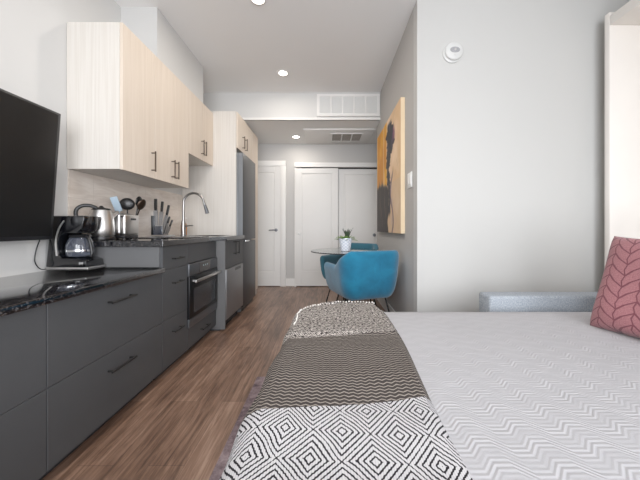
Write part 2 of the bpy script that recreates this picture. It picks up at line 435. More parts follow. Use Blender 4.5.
# ------------------------------------------------------------------ ceiling fixtures
def downlight(x, y, z, label):
    r = thing('recessed_downlight', label, 'ceiling light', (x, y, z), group='recessed ceiling downlights')
    obj('trim_ring', lathe(bmesh.new(), [(.047, .004), (.047, -.004), (.052, -.007), (.064, -.004), (.066, .004)], x, y, mtx=Matrix.Translation((0, 0, z)), cap=False), M['white'], r)
    obj('diffuser', lathe(bmesh.new(), [(.001, -.005), (.047, -.003), (.047, .002)], x, y, mtx=Matrix.Translation((0, 0, z))), M['lamp'], r)
downlight(-.548, 2.30, ZC-.002, 'round white recessed downlight cut by the top of the frame')
downlight(-.517, 3.40, ZC-.002, 'round glowing downlight in the high ceiling in front of the bulkhead vent')
downlight(-.49, 4.60, ZL-.002, 'small round downlight in the low hallway ceiling beside the slotted register')
downlight(-.54, 1.05, ZC-.002, 'round recessed downlight in the high ceiling out over the bed foot')

# return air grille on bulkhead
g = thing('air_grille', 'wide white wall grille with five louvred bays on the bulkhead', 'vent', (.29, 3.885, 2.64))
bm = bmesh.new(); y0, y1 = 3.872, 3.893
x0, x1, z0, z1 = -.135, .705, 2.495, 2.79
box(bm, x0, x1, y0, y1, z0, z0+.035, bev=.002); box(bm, x0, x1, y0, y1, z1-.035, z1, bev=.002)
box(bm, x0, x0+.035, y0+.0005, y1, z0+.034, z1-.034); box(bm, x1-.035, x1, y0+.0005, y1, z0+.034, z1-.034)
iw = (x1-x0-.07)/5
for i in range(1, 5): box(bm, x0+.035+i*iw-.009, x0+.035+i*iw+.009, y0+.002, y1, z0, z1)
obj('grille_frame', bm, M['white'], g, smooth=False)
bm = bmesh.new()
for k in range(16):
    zz = z0+.04+k*(z1-z0-.08)/15
    box(bm, x0+.03, x1-.03, -.0105, .0105, -.001, .001, mtx=Matrix.Translation((0, 3.883, zz)) @ Matrix.Rotation(math.radians(-40), 4, 'X'))
obj('louvre_slat', bm, M['plast'], g, smooth=False)['kind'] = 'stuff'
obj('backing', B(x0+.02, x1-.02, y1-.003, y1-.001, z0+.02, z1-.02), M['grille'], g, smooth=False)
# register panel on low ceiling
g = thing('ceiling_register', 'flat white ceiling panel with a three-part slotted register over the hallway', 'vent', (.2, 4.55, ZL))
obj('access_panel', B(-.345, .70, 4.22, 4.92, ZL-.018, ZL-.001, bev=.002), M['white'], g)
bm = bmesh.new(); bf = bmesh.new()
for i in range(3):
    xa = .085+i*.155
    box(bm, xa, xa+.135, 4.40, 4.75, ZL-.0205, ZL-.018)
    for k in range(8): box(bf, xa+.004, xa+.131, 4.41+k*.045, 4.418+k*.045, ZL-.026, ZL-.0205)
obj('register_opening', bm, M['ventdk'], g, smooth=False)
obj('register_slat', bf, plain('vent slat', (168, 160, 152), .6), g, smooth=False)
bm = bmesh.new(); box(bm, .06, .54, 4.375, 4.40, ZL-.028, ZL-.018); box(bm, .06, .54, 4.75, 4.775, ZL-.028, ZL-.018)
for xa in (.06, .220, .375, .53): box(bm, xa, xa+.02, 4.40, 4.75, ZL-.028, ZL-.018)
obj('register_frame', bm, M['white'], g, smooth=False)

# ------------------------------------------------------------------ low cabinets
FX, CX = -1.07, -1.05     # door face plane, counter edge
def zq(z): return 1-(1-z)*1.039
def pull(parent, p0, p1, out=(.03, 0, 0), r=.0055, mat='blackmat', name='handle'):
    p0, p1, out = Vector(p0), Vector(p1), Vector(out); bm = bmesh.new()
    d = (p1-p0).normalized()
    tube(bm, [p0+out-d*.012, p1+out+d*.012], r, 10)
    tube(bm, [p0, p0+out], r*.85, 8); tube(bm, [p1, p1+out], r*.85, 8)
    return obj(name, bm, M[mat], parent)
def carcass(root, y0, y1, z1, fx=FX, toe=.065):
    obj('carcass', B(WL+.002, fx-.021, y0+.001, y1-.001, toe, z1), M['cabside'], root, smooth=False)
    obj('toe_kick', B(WL+.002, fx-.065, y0+.001, y1-.001, .0, toe), M['toe'], root, smooth=False)
def drawer(root, y0, y1, z0, z1, fx=FX, handle=None, name='drawer', hl=.078):
    z0 = zq(z0)
    if z1 < .71 or .72 < z1 < .85: z1 = zq(z1)
    if handle: handle = zq(handle)
    d = obj(name, B(fx-.02, fx, y0+.0015, y1-.0015, z0+.0015, z1-.0015, bev=.0012, seg=1), M['cabinet'], root, smooth=False)
    if handle:
        yc = (y0+y1)/2
        pull(d, (fx, yc-hl, handle), (fx, yc+hl, handle))
    return d
for i, (y0, y1, lab) in enumerate(((1.108, 1.884, 'wide charcoal two-drawer base unit next to the kitchen end panel'),
                     (.306, 1.108, 'charcoal two-drawer base unit below the television, cut by the frame edge'),
                     (-.496, .306, 'charcoal two-drawer base unit beyond the television end of the run'))):
    r = thing('drawer_cabinet', lab, 'cabinet', (FX-.3, (y0+y1)/2, 0), group='low charcoal drawer units')
    carcass(r, y0, y1, .712)
    drawer(r, y0, y1, .408, .712, handle=.650); drawer(r, y0, y1, .10, .408, handle=.325)
r = tag(obj('low_countertop', B(WL+.001, CX, -.534, 1.884, .713, .743, bev=.003), M['granite']), 'long low black granite worktop under the television', 'worktop')

# kitchen drawers
K0, K1, K2, K3 = 1.885, 2.222, 2.800, 3.395
r = thing('gable_board', 'charcoal end panel of the kitchen run above the low worktop', 'panel', (-1.36, 1.885, 0))
obj('panel_board', B(WL+.002, FX-.0205, 1.8845, 1.902, .745, .879, bev=.001), M['cabside'], r, smooth=False)
r = thing('drawer_cabinet', 'narrow charcoal three-drawer kitchen unit beside the oven', 'cabinet', (-1.3, 2.03, 0))
carcass(r, 1.904, K1, .879)
drawer(r, 1.886, K1, .73, .879, handle=.797, hl=.05); drawer(r, 1.886, K1, .405, .73, handle=.635, hl=.05); drawer(r, 1.886, K1, .10, .405, handle=.313, hl=.05)
# oven housing
r = thing('oven_cabinet', 'charcoal housing unit around the built-in oven with a bottom drawer', 'cabinet', (-1.3, 2.47, 0))
bm = bmesh.new(); box(bm, WL+.002, FX-.021, K1+.001, K1+.018, .065, .879); box(bm, WL+.002, FX-.021, K2-.018, K2-.001, .065, .879)
box(bm, WL+.002, FX-.021, K1+.018, K2-.018, .065, .083); box(bm, WL+.002, FX-.021, K1+.018, K2-.018, .205, .22); box(bm, WL+.002, FX-.021, K1+.018, K2-.018, .735, .879)
obj('carcass', bm, M['cabside'], r, smooth=False)
obj('toe_kick', B(WL+.002, FX-.065, K1+.001, K2-.001, 0, .065), M['toe'], r, smooth=False)
drawer(r, K1, K2, .735, .879, name='filler_panel'); drawer(r, K1, K2, .10, .252, handle=.178, hl=.06)
# oven
r = thing('oven', 'built-in compact oven with black glass door and steel bar handle', 'oven', (-1.3, 2.47, .255))
a, b = K1+.004, K2-.004
obj('oven_body', B(WL+.06, FX-.004, K1+.02, K2-.02, .256, .73), M['black'], r, smooth=False)
obj('control_panel', B(FX-.004, FX+.012, a, b, .640, .731, bev=.002), M['steeldk'], r)
obj('display', B(FX+.012, FX+.0135, a+.18, b-.17, .648, .724), M['gloss'], r)
mdg = plain('display digits', (180, 205, 215), .4)
for yy in (a+.25, a+.29, a+.33): obj('display_digit', B(FX+.0135, FX+.014, yy, yy+.012, .69, .70), mdg, r, smooth=False)
obj('oven_door', B(FX-.004, FX+.016, a, b, .322, .636, bev=.003), plain('oven black glass', (16, 16, 18), .35, spec=.3), r)
obj('window_glass', B(FX+.016, FX+.0175, a+.07, b-.07, .355, .54), plain('oven glass', (44, 46, 50), .25, spec=.35), r)
obj('lower_trim', B(FX-.004, FX+.012, a, b, .256, .318, bev=.002), M['steeldk'], r)
bm = bmesh.new()
box(bm, FX+.045, FX+.06, a+.02, b-.02, .590, .612, bev=.005)
for yy in (a+.05, b-.06): box(bm, FX+.014, FX+.05, yy, yy+.014, .594, .608)
obj('handle', bm, M['steel'], r)
for c_ in r.children_recursive:
    for v_ in c_.data.vertices: v_.co.z = zq(v_.co.z+.255)-.255
# sink base & dishwasher (step out)
GX = -.985
r = thing('sink_cabinet', 'charcoal two-door sink unit above the dishwasher drawer, standing proud', 'cabinet', (-1.3, 3.08, 0))
bm = bmesh.new(); box(bm, WL+.002, GX-.001, K2+.001, K2+.019, 0.02, .879); box(bm, WL+.002, GX-.021, K3-.02, K3-.003, .02, .879); box(bm, WL+.002, GX-.021, K2+.019, K3-.02, .60, .615)
obj('carcass', bm, M['cabside'], r, smooth=False)
ym = (K2+.02+K3)/2
for q, (y0, y1) in enumerate(((K2+.02, ym), (ym, K3))):
    d = obj('door', B(GX-.02, GX, y0+.0015, y1-.0015, .60, .877, bev=.0012, seg=1), M['cabinet'], r, smooth=False)
    yh = ym-.055 if q == 0 else ym+.055
    pull(d, (GX, yh, .735), (GX, yh, .855), out=(.028, 0, 0))
r = thing('dishwasher', 'stainless drawer dishwasher below the sink doors', 'dishwasher', (-1.3, 3.08, 0))
obj('tub', B(WL+.1, GX-.02, K2+.022, K3-.024, .10, .595), M['black'], r, smooth=False)
obj('front_panel', B(GX-.02, GX+.004, K2+.024, K3-.006, .10, .594, bev=.003), M['dwsteel'], r)
obj('control_strip', B(GX+.004, GX+.006, K2+.30, K3-.10, .548, .578), M['black'], r)
obj('toe_kick', B(WL+.1, GX-.06, K2+.022, K3-.02, 0, .098), M['toe'], r, smooth=False)

# kitchen worktop with sink cut-out
bm = bmesh.new(); zb, zt = .880, .918
sx0, sx1, sy0, sy1 = -1.44, -1.09, 2.87, 3.30
box(bm, WL+.001, CX, 1.855, K2, zb, zt, bev=.003)
box(bm, WL+.001, GX+.02, K2, sy0, zb, zt); box(bm, WL+.001, GX+.02, sy1, K3, zb, zt)
box(bm, WL+.001, sx0, sy0, sy1, zb, zt); box(bm, sx1, GX+.02, sy0, sy1, zb, zt)
tag(obj('kitchen_countertop', bm, M['granite'], smooth=False), 'black speckled granite kitchen worktop holding sink and hob', 'worktop')
bm = bmesh.new()
r = thing('sink', 'undermounted stainless sink basin in the kitchen worktop', 'sink', (-1.27, 3.08, .72))
for q in ((sx0-.008, sx0, sy0-.008, sy1+.008, .72, .879), (sx1, sx1+.008, sy0-.008, sy1+.008, .72, .879), (sx0, sx1, sy0-.008, sy0, .72, .879), (sx0, sx1, sy1, sy1+.008, .72, .879), (sx0, sx1, sy0, sy1, .72, .728)):
    box(bm, *q)
obj('basin', bm, M['steel'], r, smooth=False)
obj('drain', lathe(bmesh.new(), [(.001, .728), (.04, .729), (.042, .733), (.035, .733), (.03, .7295)], -1.27, 3.08, cap=False), M['chrome'], r)
r = thing('cooktop', 'thin black glass hob set in the worktop over the oven', 'hob', (-1.36, 2.47, .918))
obj('glass_plate', B(-1.60, -1.12, 2.31, 2.76, .9182, .924, bev=.002), M['gloss'], r)
for cx, cy, rr in ((-1.47, 2.42, .075), (-1.47, 2.64, .09), (-1.24, 2.42, .09), (-1.24, 2.64, .07)):
    obj('burner_ring', lathe(bmesh.new(), [(rr, .9241), (rr, .9246), (rr-.004, .9246), (rr-.004, .9241)], cx, cy, cap=False), M['steeldk'], r)
# backsplash
tag(obj('backsplash', B(WL+.0005, WL+.010, 1.90, 3.395, .9185, 1.384), M['tile'], smooth=False), 'beige stone tile backsplash between worktop and wall cupboards', 'backsplash')

# ------------------------------------------------------------------ upper cabinets
UX, UZ0, UZ1 = -1.333, 1.386, 2.343
def upper(label, y0, y1, z0, z1, doors, handles, ux=UX, side=True, xb=WL+.002):
    r = thing('wall_cabinet', label, 'cabinet', ((ux+xb)/2, (y0+y1)/2, z0), group='pale wood-look wall cupboards')
    obj('carcass', B(xb, ux-.02, y0+.0005, y1-.0005, z0, z1, bev=.001, seg=1), M['ashside'], r, smooth=False)
    edges = doors
    for i in range(len(edges)-1):
        d = obj('door', B(ux-.019, ux, edges[i]+.0015, edges[i+1]-.0015, z0-.004, z1-.001, bev=.0012, seg=1), M['ash'], r, smooth=False)
        for yh, za, zb_ in handles:
            if edges[i] <= yh < edges[i+1]: pull(d, (ux, yh, za), (ux, yh, zb_), mat='bronze')
    return r
upper('tall single-door pale wood cupboard with its side facing the television', 1.89, 2.245, UZ0, UZ1, [1.89, 2.245], [(2.205, 1.44, 1.57)])
upper('pale wood wall cupboard with a pair of tall doors above the hob', 2.245, 2.795, UZ0, UZ1, [2.245, 2.52, 2.795], [(2.488, 1.44, 1.57), (2.552, 1.44, 1.57)])
upper('short pale wood double-door cupboard hung higher above the sink', 2.795, 3.397, 1.728, UZ1, [2.795, 3.107, 3.397], [(3.075, 1.79, 1.92), (3.139, 1.79, 1.92)])
tag(obj('fridge_surround', B(WL+.002, -1.067, 3.4, 3.42, 0, 2.37, bev=.001, seg=1), M['ashside'], smooth=False), 'full-height pale wood panel between worktop and fridge', 'panel')
upper('deep double-door pale cupboard over the fridge', 3.422, 4.04, 1.95, 2.37, [3.422, 3.653+.02, 4.04], [(3.62, 2.0, 2.13), (3.73, 2.0, 2.13)], ux=-1.055)
r = thing('pantry_cabinet', 'tall pale wood cabinet just past the fridge', 'cabinet', (-1.38, 4.23, 0))
obj('carcass', B(WL+.002, -1.075, 4.05, 4.42, 0.0, 2.37), M['ashside'], r, smooth=False)
obj('door', B(-1.075, -1.055, 4.052, 4.42, .08, 2.37, bev=.001, seg=1), M['ash'], r, smooth=False)
# fridge
r = thing('refrigerator', 'tall slim dark steel fridge with a freezer drawer below', 'fridge', (-1.35, 3.73, 0))
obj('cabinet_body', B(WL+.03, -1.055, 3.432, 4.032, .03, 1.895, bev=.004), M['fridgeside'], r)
d = obj('upper_door', B(-1.052, -.995, 3.432, 4.032, .855, 1.895, bev=.006), M['fridge'], r)
d2_ = obj('freezer_door', B(-1.052, -.995, 3.432, 4.032, .06, .84, bev=.006), M['fridge'], r)
bm = bmesh.new(); box(bm, -.995, -.965, 3.45, 3.62, .835, .855, bev=.004); obj('handle', bm, M['chrome'], d2_)
obj('base_grille', B(-1.12, -1.03, 3.44, 4.02, 0, .055), M['black'], r)
for nm in ('upper_door',): pass
# light strip on fridge door side (gasket edge)
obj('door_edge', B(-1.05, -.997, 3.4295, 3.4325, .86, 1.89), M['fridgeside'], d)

# ------------------------------------------------------------------ television
r = thing('television', 'large flat black wall television at the end of the cupboards', 'tv', (-1.62, 1.08, 1.3))
tvY0, tvY1, z0, z1 = .46, 1.69, .933, 1.668
mt = Matrix.Translation((-1.596, 0, 1.3)) @ Matrix.Rotation(math.radians(4.0), 4, 'Y') @ Matrix.Translation((1.59, 0, -1.3))
obj('tv_body', box(bmesh.new(), -1.64, -1.592, tvY0+.02, tvY1-.02, z0+.03, z1-.03, bev=.01, mtx=mt), M['black'], r)
bm = bmesh.new()
box(bm, -1.588, -1.573, tvY0, tvY1+.005, z0, z1, bev=.003, mtx=mt); obj('bezel', bm, M['black'], r)
obj('screen', box(bmesh.new(), -1.5732, -1.5722, tvY0+.012, tvY1-.012, z0+.022, z1-.012, mtx=mt), M['tvscreen'], r)
obj('wall_mount', B(-1.699, -1.635, .95, 1.2, 1.15, 1.45), M['blackmat'], r)

# ------------------------------------------------------------------ coffee maker
ox, oz, ya, yb = -1.692, .7435, 1.735, 1.875
yc = (ya+yb)/2
r = thing('coffee_maker', 'black drip coffee maker with glass carafe on the low worktop', 'coffee maker', (ox+0.1328, yc, oz))
obj('base_plate', B(ox+0.0039, ox+0.2617, ya-.002, yb, oz+.003, oz+.022, bev=.006), M['steel'], r)
poly = [(ox+0.0078, oz+.022), (ox+0.2539, oz+.022), (ox+0.2461, oz+.06), (ox+0.2109, oz+.075), (ox+0.1016, oz+.075), (ox+0.0820, oz+.10), (ox+0.0781, oz+.16), (ox+0.0937, oz+.205), (ox+0.1172, oz+.225),
        (ox+0.1953, oz+.225), (ox+0.2226, oz+.25), (ox+0.2383, oz+.315), (ox+0.2344, oz+.33), (ox+0.0469, oz+.33), (ox+0.0391, oz+.32)]
obj('housing', prism_xz(bmesh.new(), poly, ya, yb, bev=.006), M['gloss'], r)
obj('basket_front', lathe(bmesh.new(), [(.055, oz+.226), (.068, oz+.25), (.074, oz+.30), (.072, oz+.328), (.03, oz+.334)], ox+0.1758, yc, 32), M['gloss'], r)
bm = bmesh.new(); tube(bm, smooth_pts([(ox+0.1211, ya-.002, oz+.30), (ox+0.0898, ya-.003, oz+.25), (ox+0.0719, ya-.003, oz+.17), (ox+0.0781, ya-.003, oz+.09)]), .0045, 8)
obj('accent_strip', bm, M['steel'], r)
cf = obj('carafe', lathe(bmesh.new(), [(.052, oz+.078), (.066, oz+.085), (.072, oz+.12), (.07, oz+.155), (.058, oz+.185), (.05, oz+.198)], ox+0.1562, yc, 32), M['carafegl'], r)
obj('carafe_lid', lathe(bmesh.new(), [(.052, oz+.197), (.056, oz+.205), (.05, oz+.215), (.02, oz+.219)], ox+0.1562, yc, 32), M['black'], cf)
obj('carafe_band', lathe(bmesh.new(), [(.0725, oz+.112), (.0735, oz+.118), (.0725, oz+.124)], ox+0.1562, yc, 32, cap=False), M['chrome'], cf)
bm = bmesh.new(); tube(bm, smooth_pts([(ox+0.1992, yc-.01, oz+.198), (ox+0.2265, yc-.03, oz+.20), (ox+0.2461, yc-.035, oz+.17), (ox+0.2578, yc-.035, oz+.11), (ox+0.2539, yc-.035, oz+.085)]), .009, 10)
obj('carafe_handle', bm, M['black'], cf)
obj('switch', B(ox+0.2109, ox+0.2344, ya-.006, ya, oz+.032, oz+.054, bev=.003), M['chrome'], r)
bm = bmesh.new(); tube(bm, smooth_pts([(ox+0.0234, ya+.03, oz+.02), (ox-.005+.01, ya-.02, oz+.012), (-1.692, ya-.055, oz+.06), (-1.694, ya-.045, oz+.13), (-1.693, ya-.02, oz+.2), (-1.694, ya-.0, oz+.26)]), .003, 8)
obj('power_cord', bm, M['black'], r)

# ------------------------------------------------------------------ worktop items
CT = .9185
# kettle
kx, ky = -1.572, 2.02
r = thing('electric_kettle', 'polished steel electric kettle with black handle behind the coffee maker', 'kettle', (kx, ky, CT))
obj('kettle_base', lathe(bmesh.new(), [(.074, CT), (.080, CT+.004), (.080, CT+.02), (.072, CT+.026)], kx, ky), M['black'], r)
obj('kettle_body', lathe(bmesh.new(), [(.072, CT+.026), (.078, CT+.035), (.078, CT+.08), (.073, CT+.14), (.064, CT+.185), (.058, CT+.205)], kx, ky), M['steel'], r)
obj('kettle_lid', lathe(bmesh.new(), [(.058, CT+.205), (.05, CT+.216), (.02, CT+.222), (.012, CT+.230), (.008, CT+.236)], kx, ky), M['black'], r)
bm = bmesh.new(); tube(bm, smooth_pts([(kx+.01, ky-.05, CT+.215), (kx-.02, ky-.075, CT+.232), (kx-.055, ky-.10, CT+.226), (kx-.078, ky-.115, CT+.19), (kx-.075, ky-.10, CT+.10), (kx-.05, ky-.055, CT+.06)]), .012, 10)
obj('kettle_handle', bm, M['black'], r)
bm = bmesh.new(); tube(bm, [(kx+.03, ky+.055, CT+.165), (kx+.05, ky+.092, CT+.20)], [.02, .011], 12); obj('kettle_spout', bm, M['steel'], r)
# toaster
tx, ty = -1.555, 2.195
r = thing('toaster', 'brushed steel two-slot toaster between kettle and knife block', 'toaster', (tx, ty, CT))
obj('toaster_base', B(tx-.09, tx+.078, ty-.075, ty+.075, CT+.006, CT+.03, bev=.004), M['black'], r)
obj('toaster_shell', B(tx-.095, tx+.045, ty-.08, ty+.08, CT+.03, CT+.19, bev=.018, seg=4), M['steel'], r)
obj('end_panel', B(tx+.038, tx+.082, ty-.08, ty+.08, CT+.03, CT+.182, bev=.012, seg=3), M['steel'], r)
for s in (-.035, .035): obj('bread_slot', B(tx-.08, tx+.03, ty+s-.012, ty+s+.012, CT+.1895, CT+.1912), M['black'], r)
obj('lever', B(tx+.078, tx+.100, ty-.02, ty+.02, CT+.14, CT+.155, bev=.004), M['black'], r)
obj('dial', B(tx+.05, tx+.075, ty-.088, ty-.078, CT+.158, CT+.17, bev=.003), M['black'], r)
for x in (-.07, .06):
    for y in (-.06, .06): obj('foot', lathe(bmesh.new(), [(.01, CT), (.01, CT+.007)], tx+x, ty+y, 10), M['black'], r)
# utensil crock
ux_, uy_ = -1.605, 2.372
CT2 = .9245
CT_c = CT+.0062
r = thing('utensil_crock', 'round steel utensil holder standing behind the toaster', 'utensil holder', (ux_, uy_, CT_c))
obj('crock_body', lathe(bmesh.new(), [(.001, CT_c), (.052, CT_c), (.055, CT_c+.15), (.052, CT_c+.15), (.049, CT_c+.006), (.001, CT_c+.006)], ux_, uy_, cap=False), M['steel'], r)
def utensil(name, label, cat, base, tip, head, mat, hmat=None):
    base, tip = Vector(base), Vector(tip)
    r = thing(name, label, cat, base)
    bm = bmesh.new(); tube(bm, [base, tip], .005, 8); obj('shaft', bm, M[hmat or mat], r)
    d = (tip-base).normalized(); q = d.to_track_quat('Z', 'Y').to_matrix().to_4x4()
    bm = bmesh.new()
    if head[0] == 'bowl':
        rr, el = head[1], head[2]
        bmesh.ops.create_uvsphere(bm, u_segments=20, v_segments=12, radius=1)
        for v in bm.verts: v.co = Vector((v.co.x*rr, v.co.y*rr*.35, v.co.z*rr*el))
    else:
        w_, l_ = head[1], head[2]
        box(bm, -w_/2, w_/2, -.003, .003, -l_/2, l_/2, bev=.0028)
    bmesh.ops.transform(bm, matrix=Matrix.Translation(tip+d*(head[1]*head[2] if head[0] == 'bowl' else head[2]/2)*.9) @ q @ Matrix.Rotation(head[3], 4, 'Z'), verts=bm.verts)
    obj('head', bm, M[mat], r)
zb_ = CT_c+.01
utensil('spatula', 'pale blue spatula leaning over the toaster toward the kettle', 'spatula', (ux_, uy_-.02, zb_), (ux_-.008, uy_-.125, zb_+.20), ('flat', .048, .12, .6), 'bluegl')
utensil('ladle', 'large round black ladle in the holder behind the toaster', 'ladle', (ux_-.01, uy_-.02, zb_), (ux_-.008, uy_-.03, zb_+.215), ('bowl', .054, .9, .2), 'black')
utensil('serving_spoon', 'upright black nylon spoon, tallest above the toaster', 'spoon', (ux_, uy_+.02, zb_), (ux_+.045, uy_+.02, zb_+.245), ('bowl', .038, 1.15, 0), 'black')
utensil('slotted_spoon', 'dark metal spoon leaning toward the knife block', 'spoon', (ux_-.02, uy_+.01, zb_), (ux_+.085, uy_-.02, zb_+.215), ('bowl', .036, 1.35, 0), 'bronze', 'bronze')
# knife block
bx, by = -1.635, 2.83
r = thing('knife_block', 'slim steel and glass knife stand in front of the tiled backsplash', 'knife block', (bx, by, CT))
obj('stand_base', B(bx-.06, bx+.13, by-.05, by+.05, CT, CT+.014, bev=.004), M['steel'], r)
obj('rear_plate', B(bx-.058, bx-.052, by-.045, by+.045, CT+.014, CT+.2, bev=.002), M['black'], r)
obj('holder', B(bx-.04, bx+.03, by-.028, by+.028, CT+.014, CT+.10, bev=.003), M['carafegl'], r)
kn = [('tall chef knife with black handle, first from the toaster in the stand', -.03, 0, .235, .115, .022), ('long knife with black handle, second from the toaster in the stand', .005, .10, .225, .10, .018),
      ('long knife with black handle, third and leaning in the stand', .035, .22, .195, .10, .017), ('small paring knife fourth in the stand, below the long ones', .055, .28, .115, .07, .013), ('short knife nearest the tap, leaning out of the stand', .075, .38, .085, .07, .012)]
for lab, dx, ang, hz, hl, w_ in kn:
    mt = Matrix.Translation((bx+dx, by-.012, CT+.016)) @ Matrix.Rotation(ang, 4, 'Y')
    r = thing('kitchen_knife', lab, 'knife', (bx+dx, by-.012, CT+.016), group='knives in the stand')
    obj('blade', box(bmesh.new(), -w_, w_, -.0012, .0012, .004, hz, mtx=mt), M['knifew'], r, smooth=False)
    obj('handle', box(bmesh.new(), -w_*.62, w_*.62, -.009, .009, hz, hz+hl, bev=.005, mtx=mt), M['black'], r)
# faucet
fx, fy = -1.515, 3.06
r = thing('kitchen_faucet', 'tall gooseneck pull-down chrome kitchen tap', 'tap', (fx, fy, CT))
obj('tap_base', lathe(bmesh.new(), [(.03, CT), (.03, CT+.008), (.024, CT+.014), (.022, CT+.12), (.018, CT+.16)], fx, fy), M['tapsteel'], r)
pts = [(fx, fy, CT+.13), (fx, fy, CT+.28), (fx+.004, fy, CT+.34)]
for k in range(1, 10):
    a_ = PI-k*PI/10
    pts.append((fx+.108+.108*math.cos(a_), fy, CT+.34+.108*math.sin(a_)))
pts += [(fx+.222, fy, CT+.33), (fx+.235, fy, CT+.29)]
obj('spout', tube(bmesh.new(), smooth_pts(pts, 3), .0125, 12), M['tapsteel'], r)
obj('spray_head', tube(bmesh.new(), [(fx+.225, fy, CT+.325), (fx+.243, fy, CT+.27), (fx+.252, fy, CT+.235)], [.014, .018, .021], 14), M['steeldk'], r)
obj('lever', tube(bmesh.new(), [(fx+.018, fy, CT+.10), (fx+.05, fy, CT+.105), (fx+.105, fy-.01, CT+.108)], [.009, .006, .005], 10), M['tapsteel'], r)
# soap bottle
r = thing('soap_bottle', 'small amber soap bottle behind the tap', 'bottle', (fx-.045, fy+.1, CT))
obj('bottle_body', lathe(bmesh.new(), [(.028, CT), (.031, CT+.006), (.031, CT+.11), (.024, CT+.13), (.011, CT+.138), (.011, CT+.15)], fx-.045, fy+.1), M['amber'], r)
bm = bmesh.new(); lathe(bm, [(.013, CT+.15), (.013, CT+.165), (.005, CT+.168), (.005, CT+.19)], fx-.045, fy+.1, 16); tube(bm, [(fx-.05, fy+.1, CT+.19), (fx-.01, fy+.1, CT+.188)], .005, 8)
obj('pump', bm, M['plast'], r)

# ------------------------------------------------------------------ wall art, switch, detector
r = thing('painting', 'large square abstract canvas in orange, black and sand on the hall wall', 'painting', (.69, 3.28, 1.57))
PY0, PY1, PZ0, PZ1 = 2.657, 3.90, .95, 2.20
obj('stretcher', B(.676, .7145, PY0, PY1, PZ0, PZ1, bev=.002), M['canvasedge'], r, smooth=False)
N = 130; bm = bmesh.new(); grid = []
for j in range(N+1):
    grid.append([bm.verts.new((.6755, PY1+(PY0-PY1)*i/N, PZ0+(PZ1-PZ0)*j/N)) for i in range(N+1)])
for j in range(N):
    for i in range(N): bm.faces.new((grid[j][i], grid[j+1][i], grid[j+1][i+1], grid[j][i+1]))
cv = obj('canvas', bm, M['canvas'], r)
def sst(a, b, x):
    x = min(1, max(0, (x-a)/(b-a))); return x*x*(3-2*x)
def fbm(x, y, s=0):
    v = 0; am = .5
    for o in range(4):
        v += am*math.sin(x*3.1*2**o+1.7*o+s+1.3*math.sin(y*2.3*2**o+o*2.1+s))*math.cos(y*2.7*2**o+.9*o-s); am *= .55
    return v
def art(u, v):
    c = Vector((.86, .70, .52)); n = fbm(u*2, v*2)
    c = c.lerp(Vector((.93, .80, .66)), sst(-.2, .6, n)); c = c.lerp(Vector((.80, .66, .50)), sst(.3, .8, fbm(u*5, v*5, 4))*.6)
    if v < .42: c = c.lerp(Vector((.80, .70, .60)), .4)
    e = .47+.04*n
    o = sst(e+.03, e, u)*sst(.42, .47, v+.04*n)*(1-.8*sst(.03, .01, abs(u-.36-.03*n)))
    c = c.lerp(Vector((.80, .50, .03)).lerp(Vector((.88, .62, .12)), sst(-.3, .4, n)), o*.97)
    c = c.lerp(Vector((.92, .72, .50)), sst(.05, .0, u+.02*n)*.8)
    d = sst(.0, .05, .58-u+.10*fbm(u*4, v*3, 2))*sst(.47, .42, v+.05*n+.05*fbm(u*14, v*4, 6))
    c = c.lerp(Vector((.13, .095, .08)).lerp(Vector((.30, .24, .22)), sst(.1, .5, fbm(u*9, v*3, 5))*.7), d*.96)
    cx = .60+.03*math.sin(v*9)+.04*fbm(v*5, .3, 1); wd = .05+.075*sst(.62, .75, v)*sst(.97, .85, v)+.05*fbm(v*9, u*3, 7)+.045*fbm(v*23, u*11, 2)
    wd = max(.02, wd)*(.35 if v < .42 else 1)
    b = sst(wd+.03, wd, abs(u-cx))*sst(.12, .2, v)*sst(.97, .93, v)
    c = c.lerp(Vector((.07, .06, .10)).lerp(Vector((.25, .22, .30)), sst(.1, .5, fbm(u*12, v*6, 9))*.8), b*.95)
    c = c.lerp(Vector((.70, .60, .62)), .45*sst(.05, .0, abs(u-.67-.05*math.sin(v*8)))*sst(.6, .4, v)*sst(-.1, .4, fbm(u*6, v*9, 3)))
    p_ = sst(.10, .04, math.hypot((u-.76)*1.2, (v-.80)*1.0)+.03*n)
    c = c.lerp(Vector((.40, .20, .34)), p_*.8)
    s_ = sst(.03, .015, abs(u-(.70+.05*math.sin(v*14))+.02*n))*sst(.55, .45, v)
    c = c.lerp(Vector((.35, .28, .36)), s_*.7)
    k_ = sst(.025, .005, abs((u-.62)-(v-.72)*.9+.03*fbm(u*8, v*8, 1)))*sst(.68, .74, v)*sst(.92, .84, v)
    c = c.lerp(Vector((.10, .07, .16)), k_*.9)
    return c
ca = cv.data.color_attributes.new('Col', 'FLOAT_COLOR', 'POINT')
for idx, vv in enumerate(cv.data.vertices):
    w_ = vv.co+r.location
    c = art((PY1-w_.y)/(PY1-PY0), (w_.z-PZ0)/(PZ1-PZ0))
    ca.data[idx].color = (max(0, c.x)**2.2, max(0, c.y)**2.2, max(0, c.z)**2.2, 1)

r = thing('light_switch', 'white double rocker switch on the hall wall by the painting', 'switch', (.71, 2.49, 1.41))
obj('switch_plate', B(.707, .7145, 2.43, 2.55, 1.345, 1.475, bev=.002), M['plast'], r)
bm = bmesh.new(); box(bm, .702, .7075, 2.447, 2.483, 1.37, 1.45, bev=.002); box(bm, .702, .7075, 2.497, 2.533, 1.37, 1.45, bev=.002)
obj('rocker', bm, M['white'], r)

